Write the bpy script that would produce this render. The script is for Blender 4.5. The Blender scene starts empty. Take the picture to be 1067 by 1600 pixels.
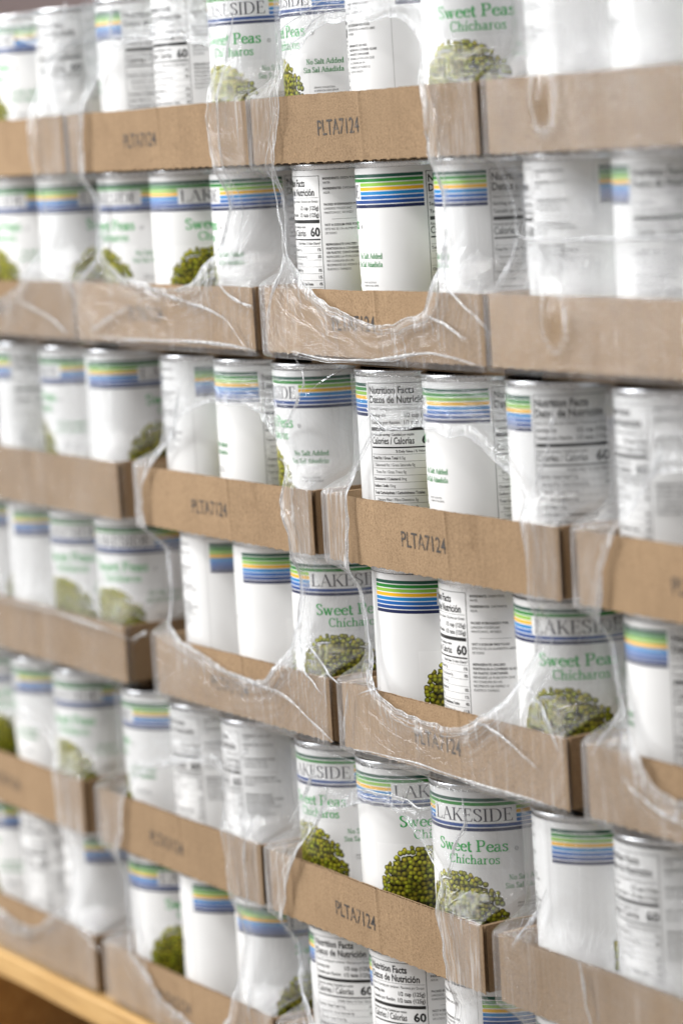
import bpy, math, random
import numpy as np
from mathutils import Matrix, Vector

S = 0.001                     # everything below is written in millimetres
SC = bpy.context.scene
COL = SC.collection
random.seed(7)
RNG = np.random.RandomState(11)

# ------------------------------------------------------------------ camera
cam_d = bpy.data.cameras.new('camera')
cam = bpy.data.objects.new('camera', cam_d)
COL.objects.link(cam)
r_ = Vector((0.500049, 0.863936, -0.059711))
u_ = Vector((-0.078148, 0.113687, 0.990438))
f_ = Vector((-0.862464, 0.490602, -0.124364))
M = Matrix((r_, u_, -f_)).transposed().to_4x4()
M.translation = Vector((1914.29, -892.26, -100.42)) * S
cam.matrix_world = M
cam_d.sensor_fit = 'HORIZONTAL'
cam_d.sensor_width = 24.0
cam_d.lens = 4711.7 / 1067 * 24.0
cam_d.clip_start = 0.05
cam_d.clip_end = 100
cam_d.dof.use_dof = True
cam_d.dof.focus_distance = 1.795
cam_d.dof.aperture_fstop = 105.98 / 27.0
cam_d.dof.aperture_blades = 9
SC.camera = cam

# ------------------------------------------------------------------ light
w = bpy.data.worlds.new('World')
SC.world = w
w.use_nodes = True
nt = w.node_tree
bg = nt.nodes['Background']
tc = nt.nodes.new('ShaderNodeTexCoord')
sx = nt.nodes.new('ShaderNodeSeparateXYZ')
rp = nt.nodes.new('ShaderNodeValToRGB')
nt.links.new(tc.outputs['Generated'], sx.inputs[0])
mr = nt.nodes.new('ShaderNodeMapRange')
mr.inputs[1].default_value = -1.0
nt.links.new(sx.outputs['Z'], mr.inputs[0])
nt.links.new(mr.outputs[0], rp.inputs[0])
rp.color_ramp.elements[0].color = (0.42, 0.40, 0.38, 1)
rp.color_ramp.elements[0].position = 0.3
rp.color_ramp.elements[1].color = (1.0, 1.0, 1.02, 1)
rp.color_ramp.elements[1].position = 0.72
nt.links.new(rp.outputs[0], bg.inputs[0])
bg.inputs[1].default_value = 0.34


def area(name, loc, target, sx_, sy_, power, col=(1, 1, 1)):
    d = bpy.data.lights.new(name, 'AREA')
    d.shape = 'RECTANGLE'
    d.size, d.size_y = sx_, sy_
    d.energy = power
    d.color = col
    o = bpy.data.objects.new(name, d)
    COL.objects.link(o)
    o.location = loc
    o.rotation_euler = (Vector(target) - Vector(loc)).to_track_quat('-Z', 'Y').to_euler()
    return o


area('ceiling_strip_light', (-0.9, -1.2, 1.9), (0.3, 0, -0.4), 1.3, 0.12, 42, (1, 0.99, 0.97))
area('ceiling_strip_light', (1.0, -1.5, 2.1), (0.3, 0, -0.4), 1.3, 0.12, 26, (1, 0.99, 0.97))
area('ceiling_strip_light', (-1.6, -2.7, 2.2), (0.3, 0, -0.4), 2.4, 0.2, 62, (1, 1, 1))
area('left_front_light', (-1.7, -2.5, 0.9), (0.2, 0, -0.4), 0.8, 1.4, 84, (0.97, 0.985, 1.0))
area('left_front_light', (-2.5, -1.75, 0.9), (0.2, 0, -0.4), 0.10, 1.3, 9, (1, 1, 1))  # narrow strip added only to put thin glints on the film wrinkles
area('left_front_light', (-1.3, -0.75, 0.55), (0.35, 0, -0.35), 0.06, 0.12, 0.30, (1.0, 0.97, 0.92))

SC.view_settings.view_transform = 'Standard'
SC.view_settings.look = 'None'
SC.view_settings.gamma = 1.0
SC.view_settings.exposure = 0.08
SC.cycles.use_denoising = True
SC.cycles.max_bounces = 8
SC.cycles.diffuse_bounces = 4
SC.cycles.glossy_bounces = 3
SC.cycles.transmission_bounces = 4
SC.cycles.transparent_max_bounces = 24
SC.cycles.caustics_reflective = False
SC.cycles.caustics_refractive = False


# ------------------------------------------------------------------ materials
def mat(name):
    m = bpy.data.materials.new(name)
    m.use_nodes = True
    n = m.node_tree.nodes
    return m, n, m.node_tree.links, n['Principled BSDF']


def node(n, t, **k):
    x = n.new(t)
    for a, b in k.items():
        setattr(x, a, b)
    return x


def ramp(n, stops):
    r = n.new('ShaderNodeValToRGB')
    e = r.color_ramp.elements
    while len(e) < len(stops):
        e.new(0.5)
    for i, (p, c) in enumerate(stops):
        e[i].position = p
        e[i].color = (*c, 1) if len(c) == 3 else c
    return r


def m_paper():
    m, n, l, b = mat('label_paper')
    tcn = node(n, 'ShaderNodeTexCoord')
    no = node(n, 'ShaderNodeTexNoise')
    no.inputs['Scale'].default_value = 22
    no.inputs['Detail'].default_value = 3
    l.new(tcn.outputs['Object'], no.inputs['Vector'])
    rr = ramp(n, [(0.3, (0.80, 0.80, 0.795)), (0.7, (0.86, 0.86, 0.855))])
    l.new(no.outputs[0], rr.inputs[0])
    l.new(rr.outputs[0], b.inputs['Base Color'])
    b.inputs['Roughness'].default_value = 0.24
    b.inputs['Specular IOR Level'].default_value = 0.55
    bp = node(n, 'ShaderNodeBump')
    bp.inputs['Strength'].default_value = 0.10
    bp.inputs['Distance'].default_value = 0.002
    n2 = node(n, 'ShaderNodeTexNoise')
    n2.inputs['Scale'].default_value = 38
    l.new(tcn.outputs['Object'], n2.inputs['Vector'])
    l.new(n2.outputs[0], bp.inputs['Height'])
    l.new(bp.outputs[0], b.inputs['Normal'])
    return m


def m_ink():
    m, n, l, b = mat('printed_ink')
    a = node(n, 'ShaderNodeAttribute', attribute_name='ink')
    l.new(a.outputs['Color'], b.inputs['Base Color'])
    b.inputs['Roughness'].default_value = 0.34
    b.inputs['Specular IOR Level'].default_value = 0.45
    return m


PEA = (17.0, 31.5, 30.5, 30.0)       # centre arc, centre height above can bottom, half axes (mm)


def m_peas():
    m, n, l, b = mat('printed_peas')
    uv = node(n, 'ShaderNodeUVMap', uv_map='mm')
    PS = 3.05
    sc = node(n, 'ShaderNodeVectorMath', operation='SCALE')
    sc.inputs['Scale'].default_value = 1 / PS
    l.new(uv.outputs[0], sc.inputs[0])

    def balls(shift, gain):
        of = node(n, 'ShaderNodeVectorMath', operation='ADD')
        of.inputs[1].default_value = (shift, shift * .7, 0)
        l.new(sc.outputs[0], of.inputs[0])
        vo = node(n, 'ShaderNodeTexVoronoi', voronoi_dimensions='2D', feature='F1')
        vo.inputs['Scale'].default_value = 1.0
        vo.inputs['Randomness'].default_value = 0.74
        l.new(of.outputs[0], vo.inputs['Vector'])
        df = node(n, 'ShaderNodeVectorMath', operation='SUBTRACT')
        l.new(of.outputs[0], df.inputs[0])
        l.new(vo.outputs['Position'], df.inputs[1])
        d2 = node(n, 'ShaderNodeVectorMath', operation='SUBTRACT')
        d2.inputs[1].default_value = (-0.05, 0.15, 0)
        l.new(df.outputs[0], d2.inputs[0])
        ln = node(n, 'ShaderNodeVectorMath', operation='LENGTH')
        l.new(d2.outputs[0], ln.inputs[0])
        rb = ramp(n, [(0.0, (0.78, 0.76, 0.18)), (0.08, (0.52, 0.52, 0.03)), (0.32, (0.33, 0.33, 0.014)),
                      (0.47, (0.14, 0.13, 0.007)), (0.62, (0.03, 0.022, 0.002))])
        l.new(ln.outputs['Value'], rb.inputs[0])
        hv = node(n, 'ShaderNodeHueSaturation')
        sep = node(n, 'ShaderNodeSeparateColor')
        l.new(vo.outputs['Color'], sep.inputs[0])
        mr1 = node(n, 'ShaderNodeMapRange')
        mr1.inputs[3].default_value = 0.45 * gain
        mr1.inputs[4].default_value = 1.25 * gain
        l.new(sep.outputs[0], mr1.inputs[0])
        l.new(mr1.outputs[0], hv.inputs['Value'])
        mr2 = node(n, 'ShaderNodeMapRange')
        mr2.inputs[3].default_value = 0.475
        mr2.inputs[4].default_value = 0.525
        l.new(sep.outputs[1], mr2.inputs[0])
        l.new(mr2.outputs[0], hv.inputs['Hue'])
        l.new(rb.outputs[0], hv.inputs['Color'])
        return vo, hv
    vo, hv1 = balls(0.0, 1.0)
    vo2, hv2 = balls(7.45, 0.42)
    top_ = node(n, 'ShaderNodeMath', operation='LESS_THAN')
    top_.inputs[1].default_value = 0.47
    l.new(vo.outputs['Distance'], top_.inputs[0])
    hvm = node(n, 'ShaderNodeMix', data_type='RGBA')
    l.new(top_.outputs[0], hvm.inputs[0])
    l.new(hv2.outputs[0], hvm.inputs[6])
    l.new(hv1.outputs[0], hvm.inputs[7])
    # the printed heap is darker towards its foot
    su = node(n, 'ShaderNodeSeparateXYZ')
    l.new(uv.outputs[0], su.inputs[0])
    mg = node(n, 'ShaderNodeMapRange')
    mg.inputs[1].default_value = 15
    mg.inputs[2].default_value = 60
    mg.inputs[3].default_value = 0.30
    mg.inputs[4].default_value = 1.15
    l.new(su.outputs['Y'], mg.inputs[0])
    hv = node(n, 'ShaderNodeHueSaturation')
    l.new(mg.outputs[0], hv.inputs['Value'])
    l.new(hvm.outputs[2], hv.inputs['Color'])
    # the heap's outline is made of whole peas
    cs = node(n, 'ShaderNodeVectorMath', operation='SUBTRACT')
    cs.inputs[1].default_value = (PEA[0] / PS, PEA[1] / PS, 0)
    l.new(vo.outputs['Position'], cs.inputs[0])
    dv = node(n, 'ShaderNodeVectorMath', operation='DIVIDE')
    dv.inputs[1].default_value = (PEA[2] / PS, PEA[3] / PS, 1)
    l.new(cs.outputs[0], dv.inputs[0])
    le = node(n, 'ShaderNodeVectorMath', operation='LENGTH')
    l.new(dv.outputs[0], le.inputs[0])
    lt = node(n, 'ShaderNodeMath', operation='LESS_THAN')
    lt.inputs[1].default_value = 0.97
    l.new(le.outputs['Value'], lt.inputs[0])
    # a ball's own round edge against the white
    lt2 = node(n, 'ShaderNodeMath', operation='LESS_THAN')
    lt2.inputs[1].default_value = 0.60
    l.new(vo.outputs['Distance'], lt2.inputs[0])
    inner = node(n, 'ShaderNodeMath', operation='LESS_THAN')
    inner.inputs[1].default_value = 0.85
    l.new(le.outputs['Value'], inner.inputs[0])
    mx = node(n, 'ShaderNodeMath', operation='MAXIMUM')
    l.new(lt2.outputs[0], mx.inputs[0])
    l.new(inner.outputs[0], mx.inputs[1])
    ml = node(n, 'ShaderNodeMath', operation='MULTIPLY')
    l.new(mx.outputs[0], ml.inputs[0])
    l.new(lt.outputs[0], ml.inputs[1])
    mix = node(n, 'ShaderNodeMix', data_type='RGBA')
    mix.inputs[6].default_value = (0.835, 0.835, 0.83, 1)
    l.new(ml.outputs[0], mix.inputs[0])
    l.new(hv.outputs[0], mix.inputs[7])
    l.new(mix.outputs[2], b.inputs['Base Color'])
    b.inputs['Roughness'].default_value = 0.32
    return m


def m_metal():
    m, n, l, b = mat('tin_plate')
    b.inputs['Base Color'].default_value = (0.62, 0.63, 0.65, 1)
    b.inputs['Metallic'].default_value = 1.0
    no = node(n, 'ShaderNodeTexNoise')
    no.inputs['Scale'].default_value = 60
    rr = ramp(n, [(0.3, (0.22,) * 3), (0.7, (0.42,) * 3)])
    l.new(no.outputs[0], rr.inputs[0])
    l.new(rr.outputs[0], b.inputs['Roughness'])
    return m


def m_card(name, c1, c2, rough=0.85):
    m, n, l, b = mat(name)
    tcn = node(n, 'ShaderNodeTexCoord')
    mp = node(n, 'ShaderNodeMapping')
    l.new(tcn.outputs['Object'], mp.inputs[0])
    oi = node(n, 'ShaderNodeObjectInfo')
    ad = node(n, 'ShaderNodeVectorMath', operation='ADD')
    l.new(mp.outputs[0], ad.inputs[0])
    l.new(oi.outputs['Random'], ad.inputs[1])
    # broad cloudy tone
    n1 = node(n, 'ShaderNodeTexNoise')
    n1.inputs['Scale'].default_value = 9
    n1.inputs['Detail'].default_value = 6
    n1.inputs['Roughness'].default_value = 0.7
    l.new(ad.outputs[0], n1.inputs['Vector'])
    r1 = ramp(n, [(0.3, c1), (0.72, c2)])
    l.new(n1.outputs[0], r1.inputs[0])
    # flutes showing through the liner: thin upright lines
    mp2 = node(n, 'ShaderNodeMapping')
    mp2.inputs['Scale'].default_value = (1, 1, 0.02)
    l.new(tcn.outputs['Object'], mp2.inputs[0])
    n2 = node(n, 'ShaderNodeTexNoise')
    n2.inputs['Scale'].default_value = 330
    n2.inputs['Detail'].default_value = 2
    l.new(mp2.outputs[0], n2.inputs['Vector'])
    m1 = node(n, 'ShaderNodeMix', data_type='RGBA', blend_type='MULTIPLY')
    m1.inputs[0].default_value = 0.16
    r2 = ramp(n, [(0.32, (0.66, 0.64, 0.62)), (0.6, (1.06, 1.06, 1.06))])
    l.new(n2.outputs[0], r2.inputs[0])
    l.new(r1.outputs[0], m1.inputs[6])
    l.new(r2.outputs[0], m1.inputs[7])
    # fibre specks
    n3 = node(n, 'ShaderNodeTexNoise')
    n3.inputs['Scale'].default_value = 900
    n3.inputs['Detail'].default_value = 3
    l.new(ad.outputs[0], n3.inputs['Vector'])
    r3 = ramp(n, [(0.30, (0.66, 0.62, 0.58)), (0.48, (0.97, 0.97, 0.97)), (0.60, (1.03, 1.03, 1.03)), (0.72, (1.3, 1.28, 1.24))])
    l.new(n3.outputs[0], r3.inputs[0])
    m2 = node(n, 'ShaderNodeMix', data_type='RGBA', blend_type='MULTIPLY')
    m2.inputs[0].default_value = 0.85
    l.new(m1.outputs[2], m2.inputs[6])
    l.new(r3.outputs[0], m2.inputs[7])
    # each tray was cut from a slightly different board; scuffs and a few darker rubs
    hs = node(n, 'ShaderNodeHueSaturation')
    mv = node(n, 'ShaderNodeMapRange')
    mv.inputs[3].default_value = 0.88
    mv.inputs[4].default_value = 1.10
    l.new(oi.outputs['Random'], mv.inputs[0])
    l.new(mv.outputs[0], hs.inputs['Value'])
    l.new(m2.outputs[2], hs.inputs['Color'])
    n4 = node(n, 'ShaderNodeTexNoise')
    n4.inputs['Scale'].default_value = 26
    n4.inputs['Detail'].default_value = 7
    n4.inputs['Roughness'].default_value = 0.75
    n4.inputs['Distortion'].default_value = 1.0
    l.new(ad.outputs[0], n4.inputs['Vector'])
    r4 = ramp(n, [(0.30, (0.80, 0.78, 0.76)), (0.42, (1, 1, 1)), (0.62, (1, 1, 1)), (0.70, (1.16, 1.15, 1.14))])
    l.new(n4.outputs[0], r4.inputs[0])
    m3 = node(n, 'ShaderNodeMix', data_type='RGBA', blend_type='MULTIPLY')
    m3.inputs[0].default_value = 1.0
    l.new(hs.outputs[0], m3.inputs[6])
    l.new(r4.outputs[0], m3.inputs[7])
    l.new(m3.outputs[2], b.inputs['Base Color'])
    b.inputs['Roughness'].default_value = rough
    b.inputs['Specular IOR Level'].default_value = 0.25
    bp = node(n, 'ShaderNodeBump')
    bp.inputs['Strength'].default_value = 0.35
    bp.inputs['Distance'].default_value = 0.0006
    ad2 = node(n, 'ShaderNodeMath', operation='ADD')
    l.new(n2.outputs[0], ad2.inputs[0])
    l.new(n3.outputs[0], ad2.inputs[1])
    l.new(ad2.outputs[0], bp.inputs['Height'])
    l.new(bp.outputs[0], b.inputs['Normal'])
    return m


def m_film(name, h0, h1, gloss, rough):
    """clear shrink film: see-through, a little milky where it is thick, with a wet shine"""
    m = bpy.data.materials.new(name)
    m.use_nodes = True
    n, l = m.node_tree.nodes, m.node_tree.links
    n.remove(n['Principled BSDF'])
    out = n['Material Output']
    at = node(n, 'ShaderNodeAttribute', attribute_name='thick')
    uv = node(n, 'ShaderNodeUVMap', uv_map='pull')
    mp = node(n, 'ShaderNodeMapping')
    mp.inputs['Scale'].default_value = (0.045, 1, 1)     # stretched along the pull of the film
    l.new(uv.outputs[0], mp.inputs[0])
    ns = node(n, 'ShaderNodeTexNoise')
    ns.inputs['Scale'].default_value = 0.85
    ns.inputs['Detail'].default_value = 4
    ns.inputs['Roughness'].default_value = 0.62
    l.new(mp.outputs[0], ns.inputs['Vector'])
    nb = node(n, 'ShaderNodeTexNoise')
    nb.inputs['Scale'].default_value = 0.06
    nb.inputs['Detail'].default_value = 3
    nb.inputs['Distortion'].default_value = 0.6
    mp2 = node(n, 'ShaderNodeMapping')
    mp2.inputs['Scale'].default_value = (0.5, 1, 1)
    l.new(uv.outputs[0], mp2.inputs[0])
    l.new(mp2.outputs[0], nb.inputs['Vector'])
    rs = ramp(n, [(0.44, (0, 0, 0)), (0.62, (1, 1, 1))])
    l.new(ns.outputs[0], rs.inputs[0])
    # haze = h0 + h1*thick*(0.5+streak)
    a1 = node(n, 'ShaderNodeMath', operation='ADD')
    a1.inputs[1].default_value = 0.45
    l.new(rs.outputs[0], a1.inputs[0])
    a2 = node(n, 'ShaderNodeMath', operation='MULTIPLY')
    l.new(a1.outputs[0], a2.inputs[0])
    l.new(at.outputs['Fac'], a2.inputs[1])
    a3 = node(n, 'ShaderNodeMath', operation='MULTIPLY_ADD')
    a3.inputs[1].default_value = h1
    a3.inputs[2].default_value = h0 * 0.35
    a3.use_clamp = True
    l.new(a2.outputs[0], a3.inputs[0])
    # fine upright pull lines where the film was drawn tight
    tcf = node(n, 'ShaderNodeTexCoord')
    mp3 = node(n, 'ShaderNodeMapping')
    mp3.inputs['Scale'].default_value = (1, 1, 0.06)
    l.new(tcf.outputs['Object'], mp3.inputs[0])
    nv = node(n, 'ShaderNodeTexNoise')
    nv.inputs['Scale'].default_value = 330
    nv.inputs['Detail'].default_value = 3
    nv.inputs['Distortion'].default_value = 0.25
    l.new(mp3.outputs[0], nv.inputs['Vector'])
    nadd = node(n, 'ShaderNodeMath', operation='MULTIPLY_ADD')
    nadd.inputs[1].default_value = 1.8
    l.new(nv.outputs[0], nadd.inputs[0])
    l.new(ns.outputs[0], nadd.inputs[2])
    rv = ramp(n, [(0.54, (0, 0, 0)), (0.66, (1, 1, 1))])
    l.new(nv.outputs[0], rv.inputs[0])
    hv_ = node(n, 'ShaderNodeMath', operation='MULTIPLY_ADD')
    hv_.inputs[1].default_value = 1.0
    hv_.inputs[2].default_value = 0.0
    l.new(at.outputs['Fac'], hv_.inputs[0])
    hm_ = node(n, 'ShaderNodeMath', operation='MULTIPLY')
    l.new(rv.outputs[0], hm_.inputs[0])
    l.new(hv_.outputs[0], hm_.inputs[1])
    ha_ = node(n, 'ShaderNodeMath', operation='ADD')
    ha_.use_clamp = True
    l.new(a3.outputs[0], ha_.inputs[0])
    l.new(hm_.outputs[0], ha_.inputs[1])
    bh = node(n, 'ShaderNodeMath', operation='MULTIPLY_ADD')
    bh.inputs[1].default_value = 1.9
    l.new(nb.outputs[0], bh.inputs[0])
    l.new(nadd.outputs[0], bh.inputs[2])
    bp = node(n, 'ShaderNodeBump')
    bp.inputs['Strength'].default_value = 0.40
    bp.inputs['Distance'].default_value = 0.0016
    l.new(bh.outputs[0], bp.inputs['Height'])
    tr = node(n, 'ShaderNodeBsdfTransparent')
    tr.inputs[0].default_value = (0.97, 0.975, 0.98, 1)
    di = node(n, 'ShaderNodeBsdfDiffuse')
    di.inputs[0].default_value = (0.93, 0.945, 0.97, 1)
    tl = node(n, 'ShaderNodeBsdfTranslucent')
    tl.inputs[0].default_value = (0.93, 0.945, 0.97, 1)
    md = node(n, 'ShaderNodeMixShader')
    md.inputs[0].default_value = 0.4
    l.new(di.outputs[0], md.inputs[1])
    l.new(tl.outputs[0], md.inputs[2])
    l.new(bp.outputs[0], di.inputs['Normal'])
    m1 = node(n, 'ShaderNodeMixShader')
    l.new(ha_.outputs[0], m1.inputs[0])
    l.new(tr.outputs[0], m1.inputs[1])
    l.new(md.outputs[0], m1.inputs[2])
    gl = node(n, 'ShaderNodeBsdfGlossy')
    gl.inputs['Roughness'].default_value = rough
    gl.inputs[0].default_value = (1, 1, 1, 1)
    l.new(bp.outputs[0], gl.inputs['Normal'])
    lw = node(n, 'ShaderNodeLayerWeight')
    l.new(bp.outputs[0], lw.inputs['Normal'])
    p5 = node(n, 'ShaderNodeMath', operation='POWER')
    p5.inputs[1].default_value = 5.0
    l.new(lw.outputs['Facing'], p5.inputs[0])
    fm = node(n, 'ShaderNodeMath', operation='MULTIPLY_ADD')
    fm.inputs[1].default_value = 0.9 * gloss
    fm.inputs[2].default_value = 0.045 * gloss
    fm.use_clamp = True
    l.new(p5.outputs[0], fm.inputs[0])
    m2 = node(n, 'ShaderNodeMixShader')
    l.new(fm.outputs[0], m2.inputs[0])
    l.new(m1.outputs[0], m2.inputs[1])
    l.new(gl.outputs[0], m2.inputs[2])
    l.new(m2.outputs[0], out.inputs[0])
    return m


def m_wood():
    m, n, l, b = mat('pallet_wood')
    tcn = node(n, 'ShaderNodeTexCoord')
    mp = node(n, 'ShaderNodeMapping')
    mp.inputs['Scale'].default_value = (1, 12, 12)
    l.new(tcn.outputs['Object'], mp.inputs[0])
    no = node(n, 'ShaderNodeTexNoise')
    no.inputs['Scale'].default_value = 9
    no.inputs['Detail'].default_value = 6
    no.inputs['Distortion'].default_value = 1.2
    l.new(mp.outputs[0], no.inputs['Vector'])
    r = ramp(n, [(0.3, (0.34, 0.19, 0.065)), (0.5, (0.52, 0.31, 0.11)), (0.7, (0.62, 0.40, 0.17))])
    l.new(no.outputs[0], r.inputs[0])
    l.new(r.outputs[0], b.inputs['Base Color'])
    b.inputs['Roughness'].default_value = 0.6
    return m


def m_flat(name, c, rough=0.8):
    m, n, l, b = mat(name)
    no = node(n, 'ShaderNodeTexNoise')
    no.inputs['Scale'].default_value = 3
    no.inputs['Detail'].default_value = 5
    r = ramp(n, [(0.3, tuple(x * 0.85 for x in c)), (0.7, c)])
    l.new(no.outputs[0], r.inputs[0])
    l.new(r.outputs[0], b.inputs['Base Color'])
    b.inputs['Roughness'].default_value = rough
    return m


PAPER, INK, PEAS, METAL = m_paper(), m_ink(), m_peas(), m_metal()
CARD = m_card('corrugated_cardboard', (0.268, 0.178, 0.102), (0.358, 0.243, 0.142))
FILM = m_film('clear_shrink_film', 0.085, 0.62, 0.95, 0.05)
BEAD = m_film('gathered_shrink_film', 0.50, 0.45, 2.6, 0.12)
WOOD = m_wood()


# ------------------------------------------------------------------ mesh helpers
def link(name, me, parent=None, mats=()):
    for m in mats:
        me.materials.append(m)
    o = bpy.data.objects.new(name, me)
    COL.objects.link(o)
    if parent:
        o.parent = parent
    return o


class MB:
    """collects verts, faces, material slots, one colour and one uv pair per vertex"""
    def __init__(s):
        s.v, s.f, s.m, s.c, s.uv = [], [], [], [], []

    def add(s, vs, fs, mi=0, col=(0, 0, 0), uv=None):
        b = len(s.v)
        s.v += [tuple(p) for p in vs]
        s.f += [tuple(i + b for i in f) for f in fs]
        s.m += [mi] * len(fs)
        s.c += [col] * len(vs)
        s.uv += (uv if uv is not None else [(0, 0)] * len(vs))

    def box(s, x0, x1, y0, y1, z0, z1, mi=0):
        vs = [(x, y, z) for x in (x0, x1) for y in (y0, y1) for z in (z0, z1)]
        s.add(vs, [(0, 1, 3, 2), (4, 6, 7, 5), (0, 4, 5, 1), (2, 3, 7, 6), (0, 2, 6, 4), (1, 5, 7, 3)], mi)

    def mesh(s, name, smooth=False, uvname='mm', attr=None):
        me = bpy.data.meshes.new(name)
        me.from_pydata([(x * S, y * S, z * S) for x, y, z in s.v], [], s.f)
        me.polygons.foreach_set('material_index', s.m)
        if smooth:
            me.polygons.foreach_set('use_smooth', [True] * len(s.f))
        li = np.empty(len(me.loops), dtype=np.int32)
        me.loops.foreach_get('vertex_index', li)
        ul = me.uv_layers.new(name=uvname)
        ul.data.foreach_set('uv', np.array(s.uv, dtype=np.float32)[li].ravel())
        if attr == 'ink':
            ca = me.color_attributes.new('ink', 'FLOAT_COLOR', 'POINT')
            a = np.ones((len(s.v), 4), dtype=np.float32)
            a[:, :3] = np.array(s.c, dtype=np.float32)
            ca.data.foreach_set('color', a.ravel())
        elif attr:
            fa = me.attributes.new(attr, 'FLOAT', 'POINT')
            fa.data.foreach_set('value', np.array([c[0] for c in s.c], dtype=np.float32))
        me.update()
        return me


def tag(o, label, cat, group=None, kind=None):
    o['label'] = label
    o['category'] = cat
    if group:
        o['group'] = group
    if kind:
        o['kind'] = kind


def noise1(n, step, rng, closed=True):
    """smooth 1-D noise with a knot every `step` samples"""
    k = max(4, int(n / step))
    kv = rng.uniform(-1, 1, k + 1)
    if closed:
        kv[-1] = kv[0]
    t = np.linspace(0, k, n, endpoint=not closed)
    i = np.minimum(t.astype(int), k - 1)
    f = t - i
    f = f * f * (3 - 2 * f)
    return kv[i] * (1 - f) + kv[i + 1] * f


# ------------------------------------------------------------------ lettering
# sans lettering from the built-in font, as flat polygons
TXT = []          # (string, key) queue
_cache = {}


def font_poly(s, bold=0.0, res=2):
    k = (s, bold, res)
    if k in _cache:
        return _cache[k]
    cu = bpy.data.curves.new('t', 'FONT')
    cu.body = s
    cu.resolution_u = res
    cu.offset = bold
    ob = bpy.data.objects.new('t', cu)
    COL.objects.link(ob)
    dg = bpy.context.evaluated_depsgraph_get()
    me = bpy.data.meshes.new_from_object(ob.evaluated_get(dg))
    v = np.array([x.co[:2] for x in me.vertices]).reshape(-1, 2)
    f = [tuple(p.vertices) for p in me.polygons]
    bpy.data.objects.remove(ob)
    bpy.data.curves.remove(cu)
    bpy.data.meshes.remove(me)
    _cache[k] = (v, f)
    return _cache[k]


def catmull(p, n=7):
    p = np.array(p, float)
    q = np.vstack([2 * p[0] - p[1], p, 2 * p[-1] - p[-2]])
    out = []
    for i in range(1, len(q) - 2):
        for t in np.linspace(0, 1, n, endpoint=False):
            a, b_, c, d = q[i - 1], q[i], q[i + 1], q[i + 2]
            out.append(0.5 * ((2 * b_) + (-a + c) * t + (2 * a - 5 * b_ + 4 * c - d) * t * t + (-a + 3 * b_ - 3 * c + d) * t ** 3))
    out.append(q[-2])
    return np.array(out)


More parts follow.
